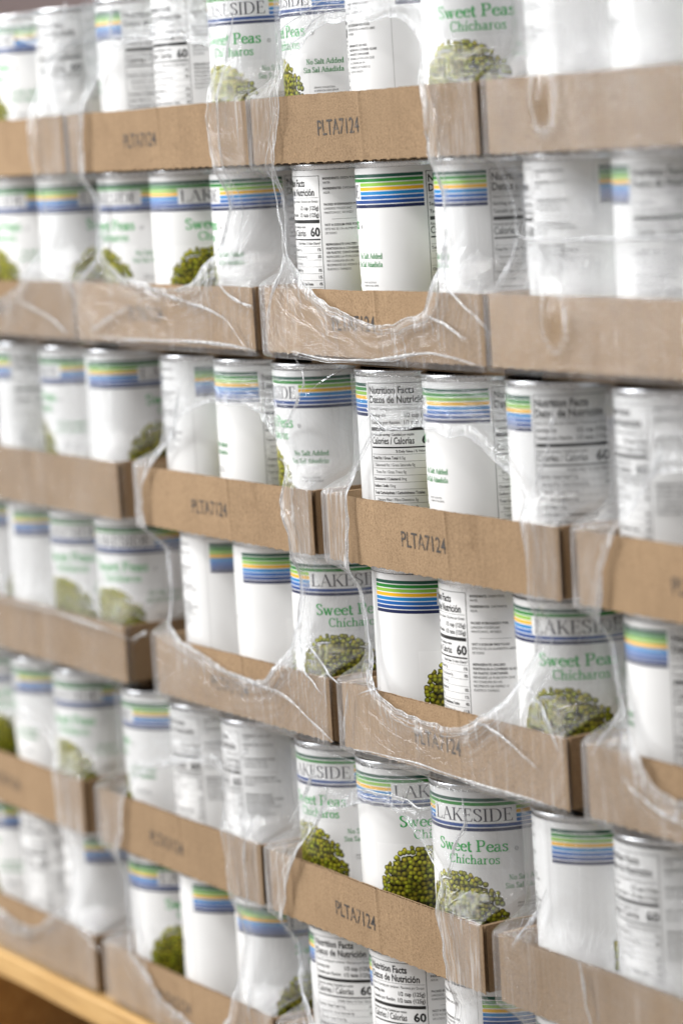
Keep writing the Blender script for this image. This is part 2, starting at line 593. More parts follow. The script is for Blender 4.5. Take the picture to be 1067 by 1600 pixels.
# roman letters drawn stroke by stroke: (kind, points, width start, width end); 'l' line, 'c' curve with swelling
def glyphs(K, t):
    """K thick, t thin stroke width, cap height 1, x-height .64"""
    x = 0.64
    sf = t * 1.15
    G = {}

    def ser(cx, y, w_=0.15):
        return ('l', [(cx - w_, y), (cx + w_, y)], sf, sf)

    def st(cx, y0, y1):
        return ('l', [(cx, y0), (cx, y1)], K, K)
    hb, ht = sf / 2, 1 - sf / 2
    G['L'] = (0.70, [st(.18, 0, 1), ser(.18, ht), ser(.18, hb), ('l', [(.18, hb), (.62, hb)], sf, sf), ('l', [(.61, 0), (.655, .26)], K * .6, t * .6)])
    G['A'] = (0.84, [('l', [(.11, .02), (.42, 1)], t, t), ('l', [(.42, 1), (.74, .02)], K, K), ('l', [(.22, .34), (.64, .34)], t, t), ser(.11, hb, .12), ser(.74, hb, .13)])
    G['K'] = (0.80, [st(.18, 0, 1), ser(.18, ht), ser(.18, hb), ('l', [(.24, .40), (.66, .98)], t, t), ('l', [(.36, .58), (.72, .02)], K, K), ser(.66, ht, .12), ser(.73, hb, .12)])
    G['E'] = (0.68, [st(.18, 0, 1), ('l', [(.03, ht), (.56, ht)], sf, sf), ('l', [(.03, hb), (.60, hb)], sf, sf), ('l', [(.2, .52), (.46, .52)], t, t),
                     ('l', [(.54, 1), (.57, .77)], K * .6, t * .6), ('l', [(.58, 0), (.63, .25)], K * .6, t * .6), ('l', [(.46, .42), (.46, .62)], t, t)])
    G['S'] = (0.60, [('c', [(.49, .80), (.42, .93), (.27, .975), (.13, .90), (.10, .74), (.20, .60), (.36, .48), (.49, .36), (.50, .17), (.37, .04), (.22, .025), (.09, .16)], t, K),
                     ('l', [(.49, .97), (.50, .72)], t * .8, t), ('l', [(.085, .02), (.08, .28)], t * .8, t)])
    G['I'] = (0.36, [st(.18, 0, 1), ser(.18, ht), ser(.18, hb)])
    G['D'] = (0.84, [st(.18, 0, 1), ('l', [(.03, ht), (.34, ht)], sf, sf), ('l', [(.03, hb), (.34, hb)], sf, sf),
                     ('c', [(.32, ht), (.54, .93), (.70, .74), (.74, .5), (.70, .26), (.54, .07), (.32, hb)], t, K)])
    G['P'] = (0.70, [st(.18, 0, 1), ('l', [(.03, ht), (.34, ht)], sf, sf), ser(.18, hb, .17),
                     ('c', [(.32, ht), (.50, .95), (.59, .84), (.60, .73), (.56, .58), (.45, .48), (.22, .46)], t, K)])
    G['C'] = (0.72, [('c', [(.62, .78), (.52, .93), (.38, .975), (.20, .88), (.10, .66), (.10, .38), (.20, .12), (.38, .025), (.53, .07), (.65, .22)], t, K), ('l', [(.62, .98), (.63, .72)], t, t)])
    G['N'] = (0.86, [('l', [(.18, 0), (.18, 1)], t, t), ('l', [(.16, 1), (.68, 0)], K, K), ('l', [(.68, 0), (.68, 1)], t, t), ser(.18, hb, .13), ser(.68, ht, .13), ('l', [(.03, ht), (.18, ht)], sf, sf)])
    G['w'] = (0.84, [('l', [(.10, x), (.27, 0)], K, K), ('l', [(.27, 0), (.41, x)], t, t), ('l', [(.41, x), (.57, 0)], K, K), ('l', [(.57, 0), (.72, x)], t, t),
                     ser(.11, x - sf / 2, .10), ser(.72, x - sf / 2, .10), ser(.41, x - sf / 2, .08)])
    G['e'] = (0.54, [('c', [(.10, .36), (.47, .38), (.44, .54), (.30, .62), (.15, .52), (.09, .32), (.15, .11), (.30, .02), (.42, .05), (.49, .14)], t, K)])
    G['t'] = (0.38, [('c', [(.16, .84), (.16, .45), (.165, .14), (.23, .03), (.36, .06)], K, K), ('l', [(.03, x - sf / 2), (.34, x - sf / 2)], sf, sf)])
    G['a'] = (0.56, [('c', [(.11, .50), (.18, .60), (.32, .61), (.385, .50), (.385, .30), (.385, .10)], t, K), ('c', [(.385, .38), (.22, .35), (.10, .26), (.09, .12), (.18, .02), (.30, .05), (.385, .14)], t, K),
                     ('l', [(.385, hb + .01), (.53, hb)], sf * 1.3, sf)])
    G['s'] = (0.45, [('c', [(.36, .53), (.27, .61), (.14, .59), (.10, .47), (.20, .37), (.33, .27), (.37, .14), (.28, .03), (.16, .03), (.08, .12)], t, K * .9),
                     ('l', [(.365, .62), (.365, .47)], t, t), ('l', [(.08, .0), (.075, .17)], t, t)])
    G['h'] = (0.66, [st(.16, 0, 1), ser(.16, hb, .13), ('l', [(.03, ht), (.16, ht)], sf, sf), ('c', [(.18, .46), (.30, .60), (.43, .61), (.50, .48), (.50, .25), (.50, 0)], t, K), ser(.50, hb, .13)])
    G['n'] = (0.66, [st(.16, 0, x), ser(.16, hb, .13), ('l', [(.03, x - sf / 2), (.16, x - sf / 2)], sf, sf), ('c', [(.18, .46), (.30, .60), (.43, .61), (.50, .48), (.50, .25), (.50, 0)], t, K), ser(.50, hb, .13)])
    G['ñ'] = (0.66, G['n'][1] + [('c', [(.18, .80), (.26, .88), (.36, .80), (.46, .88)], t, t)])
    G['í'] = (0.34, [st(.17, 0, x), ser(.17, hb, .14), ('l', [(.04, x - sf / 2), (.17, x - sf / 2)], sf, sf), ('l', [(.15, .76), (.27, .98)], t, K)])
    G['i'] = (0.34, [st(.17, 0, x), ser(.17, hb, .14), ('l', [(.04, x - sf / 2), (.17, x - sf / 2)], sf, sf), ('l', [(.16, .80), (.16, .93)], K, K)])
    G['l'] = (0.34, [st(.17, 0, 1), ser(.17, hb, .14), ('l', [(.04, ht), (.17, ht)], sf, sf)])
    G['c'] = (0.50, [('c', [(.43, .50), (.36, .60), (.25, .62), (.13, .50), (.09, .32), (.14, .12), (.27, .02), (.38, .05), (.46, .15)], t, K), ('l', [(.42, .60), (.43, .46)], K * .7, t)])
    G['r'] = (0.48, [st(.16, 0, x), ser(.16, hb, .14), ('l', [(.03, x - sf / 2), (.16, x - sf / 2)], sf, sf), ('c', [(.18, .44), (.26, .57), (.36, .61), (.44, .56)], t, K * .8)])
    G['o'] = (0.60, [('c', [(.30, .62), (.15, .54), (.09, .32), (.15, .09), (.30, .02)], t, K), ('c', [(.30, .02), (.45, .09), (.51, .32), (.45, .54), (.30, .62)], t, K)])
    G['d'] = (0.64, [st(.46, 0, 1), ('l', [(.33, ht), (.46, ht)], sf, sf), ('l', [(.46, hb), (.60, hb)], sf, sf), ('c', [(.46, .50), (.34, .61), (.18, .56), (.09, .32), (.16, .09), (.32, .02), (.46, .14)], t, K)])
    G[' '] = (0.30, [])
    return G


def ribbon(pts, w0, w1, curve, N=7):
    p = catmull(pts, N) if curve else np.array([np.array(pts[0]) * (1 - a) + np.array(pts[1]) * a for a in np.linspace(0, 1, 3)])
    d = np.gradient(p, axis=0)
    d /= np.linalg.norm(d, axis=1)[:, None] + 1e-9
    nrm = np.stack([-d[:, 1], d[:, 0]], 1)
    tt = np.linspace(0, 1, len(p))
    if curve:
        if abs(w1 - w0) < 1e-6:
            wd = np.full(len(p), w0)
        else:     # stress follows the stroke direction like a broad pen: upright thick, level thin
            wd = w0 + (w1 - w0) * np.abs(d[:, 1]) ** 1.3
    else:
        wd = w0 + (w1 - w0) * tt
    a = p + nrm * wd[:, None] / 2
    b = p - nrm * wd[:, None] / 2
    v = np.empty((2 * len(p), 2))
    v[0::2], v[1::2] = a, b
    f = [(2 * i, 2 * i + 1, 2 * i + 3, 2 * i + 2) for i in range(len(p) - 1)]
    return v, f


def serif_line(s, K, t, track=0.0):
    """list of (verts, faces) per stroke and total advance"""
    G = glyphs(K, t)
    x = 0
    out = []
    for ch in s:
        adv, strokes = G[ch]
        for kd, pts, w0, w1 in strokes:
            v, f = ribbon(pts, w0, w1, kd == 'c')
            v[:, 0] += x
            out.append((v, f))
        x += adv + track
    return out, x - track


# ------------------------------------------------------------------ the pea can
CR, CH = 37.4, 112.5             # label radius, can height
DEG = CR * math.pi / 180         # mm of label per degree


def wrap(a_mm, z, off):
    th = a_mm / CR
    r = CR + off
    return (r * math.cos(th), r * math.sin(th), z)


def patch(mb, a0, a1, z0, z1, off, mi, col=(0, 0, 0)):
    n = max(1, int(math.ceil(abs(a1 - a0) / 1.3)))
    vs, uv = [], []
    for i in range(n + 1):
        a = a0 + (a1 - a0) * i / n
        for z in (z0, z1):
            vs.append(wrap(a, z, off))
            uv.append((a, z))
    mb.add(vs, [(2 * i, 2 * i + 2, 2 * i + 3, 2 * i + 1) for i in range(n)], mi, col, uv)


def put_sans(mb, s, a0, d, h, width=None, col=(.02, .02, .02), bold=0.0, align='l', off=0.13):
    """s with its left (right for align r) edge at arc a0 mm, baseline d mm below the can's top, capital height h"""
    v, f = font_poly(s, bold)
    if not len(v):
        return
    x0, x1 = v[:, 0].min(), v[:, 0].max()
    sy = h / 0.73
    sxx = (width / (x1 - x0)) if width else sy * 0.82
    wdt = (x1 - x0) * sxx
    base = a0 if align == 'l' else a0 - wdt
    vs = [wrap(base + (p[0] - x0) * sxx, CH - d + p[1] * sy, off) for p in v]
    mb.add(vs, f, 1, col)


def put_serif(mb, s, a0, a1, d, h, K, t, col, off=0.13, track=0.0):
    parts, tot = serif_line(s, K, t, track)
    sx_ = (a1 - a0) / tot
    for i, (v, f) in enumerate(parts):
        o = off + (i % 40) * 0.003
        mb.add([wrap(a0 + p[0] * sx_, CH - d + p[1] * h, o) for p in v], f, 1, col)


def build_label():
    mb = MB()
    n = 180
    prof = [(4.5, 0.0), (6.0, 0.05), (CH - 6.0, 0.05), (CH - 4.5, 0.0)]
    vs, fs, uv = [], [], []
    for i in range(n):
        th = 2 * math.pi * i / n
        for z, o in prof:
            vs.append(((CR + o) * math.cos(th), (CR + o) * math.sin(th), z))
            uv.append((th * CR, z))
    m_ = len(prof)
    for i in range(n):
        j = (i + 1) % n
        for k in range(m_ - 1):
            fs.append((i * m_ + k, j * m_ + k, j * m_ + k + 1, i * m_ + k + 1))
    mb.add(vs, fs, 0, (0, 0, 0), uv)
    D = DEG
    # pea picture
    patch(mb, -22 * D, 76 * D, CH - 106.5, CH - 50.5, 0.09, 2)
    # rainbow stripes
    cols = [(.004, .075, .045), (.012, .23, .022), (.27, .52, .05), (.86, .46, .008),
            (.004, .23, .56), (.003, .115, .42), (.003, .05, .24), (.004, .012, .07)]
    for i, c in enumerate(cols):
        d0 = 8.2 + i * 2.53
        z1, z0 = CH - d0, CH - d0 - 1.95
        if 2 <= i <= 5:
            patch(mb, -71 * D, -2.5 * D, z0, z1, 0.11, 1, c)
            patch(mb, 84 * D, 154.5 * D, z0, z1, 0.11, 1, c)
        else:
            patch(mb, -71 * D, 154.5 * D, z0, z1, 0.11, 1, c)
    navy = (.018, .016, .035)
    put_serif(mb, 'LAKESIDE', 0, 81 * D, 22.0, 7.7, .118, .036, navy, track=0.01)
    gr = (.008, .38, .06)
    put_serif(mb, 'Sweet Peas', 4 * D, 75 * D, 40.0, 7.0, .150, .075, gr)
    put_serif(mb, 'Chícharos', 17 * D, 67 * D, 47.4, 5.6, .125, .07, gr)
    g2 = (.01, .24, .045)
    put_serif(mb, 'No Salt Added', 74 * D, 111.5 * D, 57.4, 3.2, .14, .075, g2)
    put_serif(mb, 'Sin Sal Añadida', 70.5 * D, 111.2 * D, 62.3, 3.2, .14, .075, g2)
    gy = (.10, .10, .10)
    put_sans(mb, 'SERVING SUGGESTION', 81 * D, 71.9, 1.15, 13.5, gy)
    put_sans(mb, 'SUGERENCIA PARA SERVIR', 81 * D, 73.8, 1.15, 15.5, gy)
    # circled U
    a_, z_ = 82.5 * D, CH - 38.8
    vs = []
    for i in range(20):
        th = 2 * math.pi * i / 20
        for rr in (1.25, 1.0):
            vs.append(wrap(a_ + rr * math.cos(th), z_ + rr * math.sin(th), .13))
    mb.add(vs, [(2 * i, 2 * i + 1, (2 * i + 3) % 40, (2 * i + 2) % 40) for i in range(20)], 1, gy)
    put_sans(mb, 'U', a_ - .5, 39.35, 1.2, 1.0, gy, .02)
    # glued overlap of the paper
    patch(mb, 284 * D, 284 * D + .3, 4.6, CH - 4.6, .10, 1, (.42, .42, .41))
    # nutrition panel
    L, Rr = 156.8 * D, 224 * D
    k = (.012, .012, .012)

    def hline(d, th, a=L + 1.2, b=Rr - 1.2):
        patch(mb, a, b, CH - d - th, CH - d, .12, 1, k)
    hline(7.8, .35, L, Rr)
    hline(105, .35, L, Rr)
    patch(mb, L, L + .35, CH - 105.3, CH - 7.8, .125, 1, k)
    patch(mb, Rr - .35, Rr, CH - 105.3, CH - 7.8, .125, 1, k)
    put_sans(mb, 'Nutrition Facts', L + 1.2, 14.2, 4.5, 30.5, k, .026)
    put_sans(mb, 'Datos de Nutrición', L + 1.2, 19.8, 4.5, 38.5, k, .026)
    hline(20.9, .2)
    put_sans(mb, 'About 3.5 servings per container / Raciones por Envase', L + 1.2, 24.0, 1.9, 41.0, k)
    put_sans(mb, 'Serving size', L + 1.2, 28.0, 2.1, 12.5, k, .018)
    put_sans(mb, '1/2 cup (125g)', Rr - 1.3, 28.4, 2.6, 17.5, k, .02, 'r')
    put_sans(mb, 'Tamaño por Ración', L + 1.2, 32.3, 2.1, 21, k, .018)
    put_sans(mb, '1/2 taza (125g)', Rr - 1.3, 32.6, 2.6, 18.0, k, .02, 'r')
    hline(34.3, 2.1)
    put_sans(mb, 'Amount per serving / Cantidad por ración', L + 1.2, 39.3, 1.7, 29, k, .015)
    put_sans(mb, 'Calories / Calorías', L + 1.2, 44.2, 4.3, 29, k, .014)
    put_sans(mb, '60', Rr - 1.2, 44.3, 5.5, 8.0, k, .034, 'r')
    hline(45.8, .9)
    put_sans(mb, '% Daily Value / % Valor Diario*', Rr - 1.3, 49.3, 1.6, 24, k, .015, 'r')
    rows = [('Total Fat / Grasa Total', ' 0.5g', '1%', 0), ('Saturated Fat / Grasa Saturada 0g', '', '0%', 1), ('Trans Fat / Grasa Trans 0g', '', '', 1),
            ('Cholesterol / Colesterol', ' 0mg', '0%', 0), ('Sodium / Sodio', ' 15mg', '1%', 0), ('Total Carbohydrate / Carbohidratos Totales', '', '4%', 0),
            ('Dietary Fiber / Fibra Dietética 3g', '', '11%', 1), ('Total Sugars / Azúcares Totales 4g', '', '', 1), ('Protein / Proteína', ' 3g', '', 0),
            ('Vitamin D / Vitamina D 0mcg', '', '0%', 1), ('Iron / Hierro 1mg', '', '6%', 1), ('Potassium / Potasio 110mg', '', '2%', 1)]
    for i, (s, g, pc, ind) in enumerate(rows):
        d = 53.3 + i * 4.15
        hline(d - 3.05, .16)
        x0 = L + 1.2 + ind * 2.2
        wd = len(s) * 0.80
        put_sans(mb, s, x0, d, 1.8, wd, k, 0.0 if ind else .022)
        if g:
            put_sans(mb, g.strip(), x0 + wd + .8, d, 1.8, len(g) * .75, k)
        if pc:
            put_sans(mb, pc, Rr - 1.3, d, 1.9, len(pc) * 1.35, k, .018, 'r')
    # ingredients column
    A = 228 * D
    for s, d, wd, bo in [('INGREDIENTS:', 10.4, 10.8, 1), ('GREEN PEAS,', 10.4, -11.4, 0), ('WATER.', 12.9, 5.2, 0), ('INGREDIENTES:', 16.4, 12.0, 1), ('CHICHAROS,', 16.4, -12.6, 0), ('AGUA.', 18.9, 4.6, 0),
                         ('PACKED BY/ENVASADO POR:', 26.0, 22.5, 1), ('LAKESIDE FOODS INC', 28.5, 17.5, 0), ('MANITOWOC, WI 54221', 31.0, 18, 0),
                         ('NOT A SODIUM FREE FOOD', 38.3, 22.5, 1), ('ESTE NO ES UN ALIMENTO LIBRE', 40.8, 26, 0), ('DE SODIO', 43.3, 7.5, 0),
                         ('REFRIGERATE UNUSED', 50.1, 19.5, 1), ('PORTION IN A COVERED GLASS', 52.6, 26.5, 1), ('OR PLASTIC CONTAINER.', 55.1, 21, 1),
                         ('REFRIGERE LA PORCIÓN QUE', 57.6, 24.5, 0), ('NO CONSUMA EN UN', 60.1, 17, 0), ('RECIPIENTE DE VIDRIO O', 62.6, 21, 0), ('PLÁSTICO TAPADO.', 65.1, 15.5, 0)]:
        if wd > 0:
            put_sans(mb, s, A, d, 1.45, wd, k, .022 if bo else 0.0)
        else:
            put_sans(mb, s, A - wd, d, 1.45, 9.6, k)
    patch(mb, A + 5, A + 24, CH - 34.3, CH - 34.15, .12, 1, k)
    return mb.mesh('paper_label', True, 'mm', 'ink')


def build_can_body():
    mb = MB()
    R0 = 36.9
    prof = [(0.0, 2.4), (30, 2.4), (34.2, 1.2), (35.4, 0.0), (37.6, 0.0), (38.1, 0.9), (38.1, 2.4), (37.4, 3.2), (R0, 4.2), (R0, 108.3),
            (37.4, 109.3), (38.1, 110.1), (38.1, 111.7), (37.6, 112.5), (36.4, 112.5), (35.7, 111.6), (35.3, 109.4), (30, 109.0), (29, 109.8), (24, 109.8), (23, 109.0), (0.0, 109.0)]
    n = 72
    vs, fs = [], []
    m_ = len(prof)
    for i in range(n):
        th = 2 * math.pi * i / n
        for r, z in prof:
            vs.append((r * math.cos(th), r * math.sin(th), z))
    for i in range(n):
        j = (i + 1) % n
        for k in range(m_ - 1):
            fs.append((i * m_ + k, j * m_ + k, j * m_ + k + 1, i * m_ + k + 1))
    mb.add(vs, fs)
    return mb.mesh('can_body', True)


ME_LABEL, ME_BODY = build_label(), build_can_body()
for m_ in (PAPER, INK, PEAS):
    ME_LABEL.materials.append(m_)
ME_BODY.materials.append(METAL)

HOLES = {
 '12B': [(307.7,-83.6),(311.0,-63.8),(323.7,-51.9),(340.5,-42.6),(364.1,-37.3),(394.2,-34.7),(433.8,-35.1),(454.2,-41.0),(463.4,-51.1),(468.0,-71.8),(474.5,-93.3),(478.3,-114.6),(479.4,-143.0),(478.1,-167.9),(472.1,-185.9),(466.2,-196.7),(457.0,-204.9),(444.3,-207.0),(424.0,-210.8),(399.5,-209.5),(379.2,-205.8),(349.8,-198.8),(326.8,-189.6),(308.2,-180.1),(294.2,-169.3),(289.7,-160.7),(289.3,-145.1),(292.6,-125.6),(297.0,-110.2),(303.0,-95.0)],
 '12A': [(69.7,-36.5),(99.8,-31.8),(142.4,-32.1),(187.3,-36.7),(211.3,-42.0),(216.0,-52.2),(214.0,-72.1),(215.3,-100.2),(221.2,-120.4),(218.7,-144.5),(208.9,-164.7),(192.1,-177.0),(171.3,-190.8),(127.5,-193.0),(80.2,-188.1),(47.0,-178.0),(33.9,-164.9),(35.8,-140.9),(27.8,-121.1),(27.6,-97.2),(38.0,-65.0),(53.2,-46.3)],
 '12L': [(-37.7,-28.6),(-20.7,-23.8),(-38.9,-35.2),(-49.8,-48.0),(-57.3,-65.6),(-58.5,-97.1),(-56.6,-124.2),(-58.4,-146.9),(-67.9,-169.6),(-87.9,-188.1),(-107.0,-199.9),(-137.2,-206.5),(-209.8,-208.7),(-296.6,-195.3),(-317.0,-165.4),(-298.5,-76.0),(-275.4,-27.9),(-221.0,-11.5),(-102.2,-16.0)],
 '34B': [(365.6,-309.3),(372.0,-293.5),(387.6,-281.1),(416.3,-273.1),(441.6,-270.6),(475.9,-272.3),(499.0,-276.4),(518.0,-284.2),(533.2,-293.8),(547.4,-305.1),(550.6,-324.2),(551.1,-352.3),(547.8,-381.0),(538.6,-398.2),(526.4,-410.5),(511.0,-421.6),(482.9,-435.1),(447.8,-441.9),(412.4,-438.8),(387.6,-430.6),(375.2,-420.9),(368.6,-406.6),(365.8,-391.3),(361.6,-375.4),(360.8,-362.7),(361.0,-348.3),(362.2,-325.0)],
 '34A': [(119.6,-296.8),(138.3,-278.7),(180.9,-269.0),(216.4,-268.1),(237.7,-270.3),(253.7,-277.2),(272.7,-291.4),(279.0,-306.2),(280.2,-316.6),(276.8,-329.7),(286.8,-348.1),(287.7,-367.0),(283.4,-387.5),(276.4,-410.6),(268.1,-423.8),(249.4,-438.5),(227.4,-443.3),(201.3,-442.5),(157.3,-435.1),(121.3,-426.3),(103.6,-417.4),(98.1,-389.5),(90.0,-372.3),(84.2,-353.0),(85.9,-329.3),(100.4,-310.0)],
 '34C': [(622.5,-354.6),(616.5,-369.6),(621.0,-386.2),(628.4,-402.3),(641.3,-421.0),(651.8,-431.3),(663.2,-444.8),(684.9,-449.6),(729.4,-447.2),(771.3,-427.5),(788.8,-384.0),(786.9,-337.7),(774.7,-301.7),(741.0,-282.5),(699.7,-277.4),(666.4,-284.5),(645.0,-306.0),(634.2,-319.6),(626.5,-334.8)],
 '56B': [(267.2,-554.7),(273.5,-544.4),(287.7,-529.6),(305.3,-518.4),(330.1,-511.0),(361.7,-505.8),(388.2,-504.5),(405.9,-511.2),(422.7,-523.7),(435.6,-536.7),(439.5,-553.3),(443.5,-576.7),(446.8,-592.2),(447.2,-608.3),(440.4,-626.5),(424.0,-646.0),(377.7,-665.2),(330.9,-670.6),(291.2,-667.6),(275.6,-660.8),(266.6,-652.3),(253.9,-640.0),(246.8,-629.7),(245.6,-612.1),(248.9,-592.9),(256.4,-574.2)],
 '56A': [(16.7,-562.2),(27.7,-544.3),(52.0,-531.3),(88.0,-522.2),(136.7,-515.1),(157.4,-519.3),(160.5,-529.7),(164.0,-550.8),(172.7,-586.2),(176.5,-605.0),(177.4,-631.0),(166.9,-661.8),(159.4,-683.3),(138.9,-697.9),(110.4,-699.1),(81.8,-696.6),(53.2,-689.2),(39.3,-680.6),(15.5,-669.4),(4.6,-652.9),(3.0,-629.8),(2.5,-606.5),(10.5,-581.8)],
 '56L': [(-101.2,-555.6),(-97.2,-572.4),(-94.4,-595.6),(-90.8,-613.9),(-92.2,-636.0),(-104.6,-655.9),(-126.7,-671.1),(-151.9,-682.1),(-181.5,-688.1),(-210.1,-685.2),(-249.2,-681.0),(-299.0,-672.3),(-345.7,-638.3),(-333.7,-578.1),(-274.2,-543.4),(-196.0,-527.4),(-136.7,-528.9),(-109.8,-539.5)],
}
CREASES = {
 '12R': [[(543.5,-119.6),(550.2,-147.1),(552.2,-159.4),(573.6,-161.8),(632.9,-162.1),(708.4,-160.2),(741.0,-159.3)],[(552.2,-159.4),(542.2,-178.0),(531.5,-195.5)]],
 '12B': [[(474.6,-171.4),(484.4,-187.4),(512.7,-202.9),(526.1,-211.3)],[(290.2,-170.4),(290.9,-184.1),(279.8,-200.0),(274.8,-219.9)],[(302.8,-230.1),(353.4,-233.8),(413.3,-231.0),(470.1,-226.2),(522.8,-231.5)],[(461.4,-204.7),(485.3,-210.6),(504.6,-217.2)],[(292.7,-119.8),(285.3,-133.3),(291.0,-164.5)]],
 '12A': [[(73.1,-184.2),(110.4,-194.5),(165.3,-202.0),(200.4,-207.5),(221.5,-213.2),(244.8,-230.7)],[(207.4,-189.0),(232.1,-198.8),(256.9,-203.6)],[(15.7,-226.9),(42.8,-217.3),(79.2,-207.9)],[(25.6,-228.8),(95.4,-229.0),(197.5,-228.1),(257.4,-231.5)],[(246.6,-18.8),(237.2,-37.5),(226.5,-64.6),(227.0,-92.5),(229.1,-114.5)],[(43.9,-147.4),(30.2,-169.2),(9.0,-191.5),(-0.2,-209.4)],[(77.2,-3.1),(69.6,-19.5),(71.8,-36.6)]],
 '12L': [[(-58.7,-174.1),(-30.6,-187.4),(-3.1,-201.4)],[(-100.3,-206.7),(-57.1,-215.1),(-18.1,-227.8)],[(-18.6,-23.9),(-6.4,-14.9),(1.7,2.0)]],
 '34B': [[(418.0,-272.9),(397.7,-272.1),(380.3,-262.4)],[(386.6,-428.3),(360.0,-436.0)],[(484.5,-435.1),(509.1,-436.3),(534.3,-445.4),(552.8,-451.5)],[(533.5,-406.9),(549.8,-416.2),(567.4,-429.8),(573.9,-439.4)],[(573.4,-270.2),(561.2,-287.5),(554.3,-301.3)],[(573.4,-270.2),(577.4,-252.7)],[(352.1,-470.7),(415.8,-468.9),(499.1,-470.9),(569.8,-471.0)],[(348.8,-433.6),(343.2,-448.2),(338.4,-468.7)]],
 '34A': [[(89.2,-429.9),(103.3,-432.7),(167.4,-442.3),(245.9,-447.0),(278.6,-453.0),(324.9,-469.9)],[(278.2,-410.3),(293.9,-428.6),(314.8,-442.0)],[(278.2,-410.3),(299.3,-417.9),(322.2,-427.1),(337.2,-433.1)],[(298.1,-234.9),(305.8,-250.4),(285.4,-271.1),(271.4,-283.8)],[(121.6,-296.5),(128.6,-274.8),(136.8,-257.4)]],
 '34C': [[(629.7,-389.7),(630.7,-398.5),(628.1,-408.4),(612.9,-428.4),(606.3,-436.3)],[(635.0,-444.0),(651.5,-453.3),(676.2,-459.3),(703.2,-461.3)],[(662.1,-286.3),(674.7,-267.5)]],
 '34L': [[(-213.3,-434.7),(-106.2,-433.2),(-29.0,-434.2),(48.2,-439.1)],[(48.2,-439.1),(76.6,-429.1)]],
 '56B': [[(337.3,-498.0),(364.3,-497.2),(395.3,-495.3),(417.7,-498.2),(436.4,-490.9)],[(441.4,-537.0),(449.9,-516.7),(463.6,-499.2),(462.4,-484.3)],[(275.4,-543.9),(294.7,-520.0),(305.0,-502.0)]],
 '56A': [[(175.5,-514.1),(195.6,-498.2),(210.3,-487.5)],[(11.5,-642.0),(23.7,-662.8),(36.6,-678.7)],[(176.3,-652.9),(186.6,-663.8),(190.6,-680.3)],[(203.3,-539.6),(197.0,-566.4),(197.1,-592.2),(188.3,-604.7)],[(251.3,-535.6),(270.6,-515.8),(290.1,-492.1)]],
 '56L': [[(-98.8,-654.1),(-83.9,-665.8),(-57.7,-675.0),(-36.9,-680.2)],[(-224.3,-694.0),(-200.2,-696.8),(-151.1,-690.3)]],
 '56R': [[(516.8,-560.1),(538.8,-533.6),(547.7,-520.9)],[(584.1,-553.2),(588.4,-573.8),(592.7,-594.3)]],
}
CANS = [[1,-1,1,-127.8,217.7],[1,-1,2,-25.6,104.1],[1,0,0,44.9,146.9],[1,0,1,129.8,87.3],[1,0,2,209.7,250.1],[1,1,0,303.1,218.5],[1,1,1,384.4,28.0],[1,1,2,468.7,275.5],[1,2,0,569.1,10.5],[1,2,1,652.6,359.0],[2,-1,1,-170.8,231.4],[2,-1,2,-70.0,324.8],[2,0,0,24.4,237.3],[2,0,1,111.0,305.2],[2,0,2,198.9,191.0],[2,1,0,302.6,71.8],[2,1,1,382.2,178.3],[2,1,2,471.3,161.6],[2,2,0,560.4,41.4],[2,2,1,647.1,120.4],[3,-1,1,-172.7,138.1],[3,-1,2,-86.9,213.7],[3,-1,3,-10.7,335.9],[3,0,0,106.6,19.9],[3,0,1,180.1,163.5],[3,0,2,267.4,211.8],[3,1,0,370.2,119.6],[3,1,1,447.1,174.4],[3,1,2,535.2,132.4],[3,2,0,637.3,68.2],[4,-1,0,-238.6,337.1],[4,-1,1,-155.2,346.0],[4,-1,2,-83.8,251.2],[4,-1,3,-7.8,257.2],[4,0,0,110.0,14.7],[4,0,1,188.3,345.1],[4,0,2,270.8,289.6],[4,1,0,367.3,333.1],[4,1,1,445.9,68.5],[4,1,2,532.5,281.1],[4,2,0,630.5,145.9],[5,-1,0,-265.2,268.7],[5,-1,1,-185.9,192.2],[5,-1,2,-105.1,248.5],[5,0,0,2.3,197.2],[5,0,1,82.3,81.5],[5,0,2,161.1,64.9],[5,1,0,263.4,245.0],[5,1,1,340.5,306.1],[5,1,2,429.7,263.7],[5,2,0,534.7,351.7],[5,2,1,618.3,79.8],[6,-1,0,-284.0,220.8],[6,-1,1,-192.3,85.9],[6,-1,2,-108.5,11.3],[6,0,0,-2.0,309.0],[6,0,1,84.9,355.1],[6,0,2,166.7,329.7],[6,1,0,261.5,110.6],[6,1,1,344.7,101.1],[6,1,2,434.9,14.3],[6,2,0,528.7,264.9]]

ROWZ = [-116.0, -232.0, -356.5, -472.5, -596.9, -712.9]     # underside of each layer's trays
TH = 39.9                                                 # tray wall height
LAYER = ['top', 'second', 'third', 'fourth', 'fifth', 'bottom']
# (left edge, right edge, cans across, kind) of every tray, layer by layer
TRAYS = {
    1: [(-267, -12.7), (-5, 256), (263, 521.8), (531, 859)],
    2: [(-269, -15), (-11, 250), (265.4, 516.5), (522.5, 850)],
    3: [(-290, 36.3), (68.4, 309.5), (328.2, 579), (596.2, 847)],
    4: [(-297, 29.3), (78.7, 317.7), (332.8, 576.4), (596.0, 846)],
    5: [(-302, -59.4), (-31.4, 212.5), (224.2, 479.3), (496.7, 825)],
    6: [(-306, -57.1), (-36.8, 214), (226, 478.5), (490, 818)],
}
PLACE = ['left-hand', 'second', 'third', 'right-hand']


# ------------------------------------------------------------------ setting
def slab(name, x0, x1, y0, y1, z0, z1, m):
    mb = MB()
    mb.box(x0, x1, y0, y1, z0, z1)
    o = link(name, mb.mesh(name), None, [m])
    return o


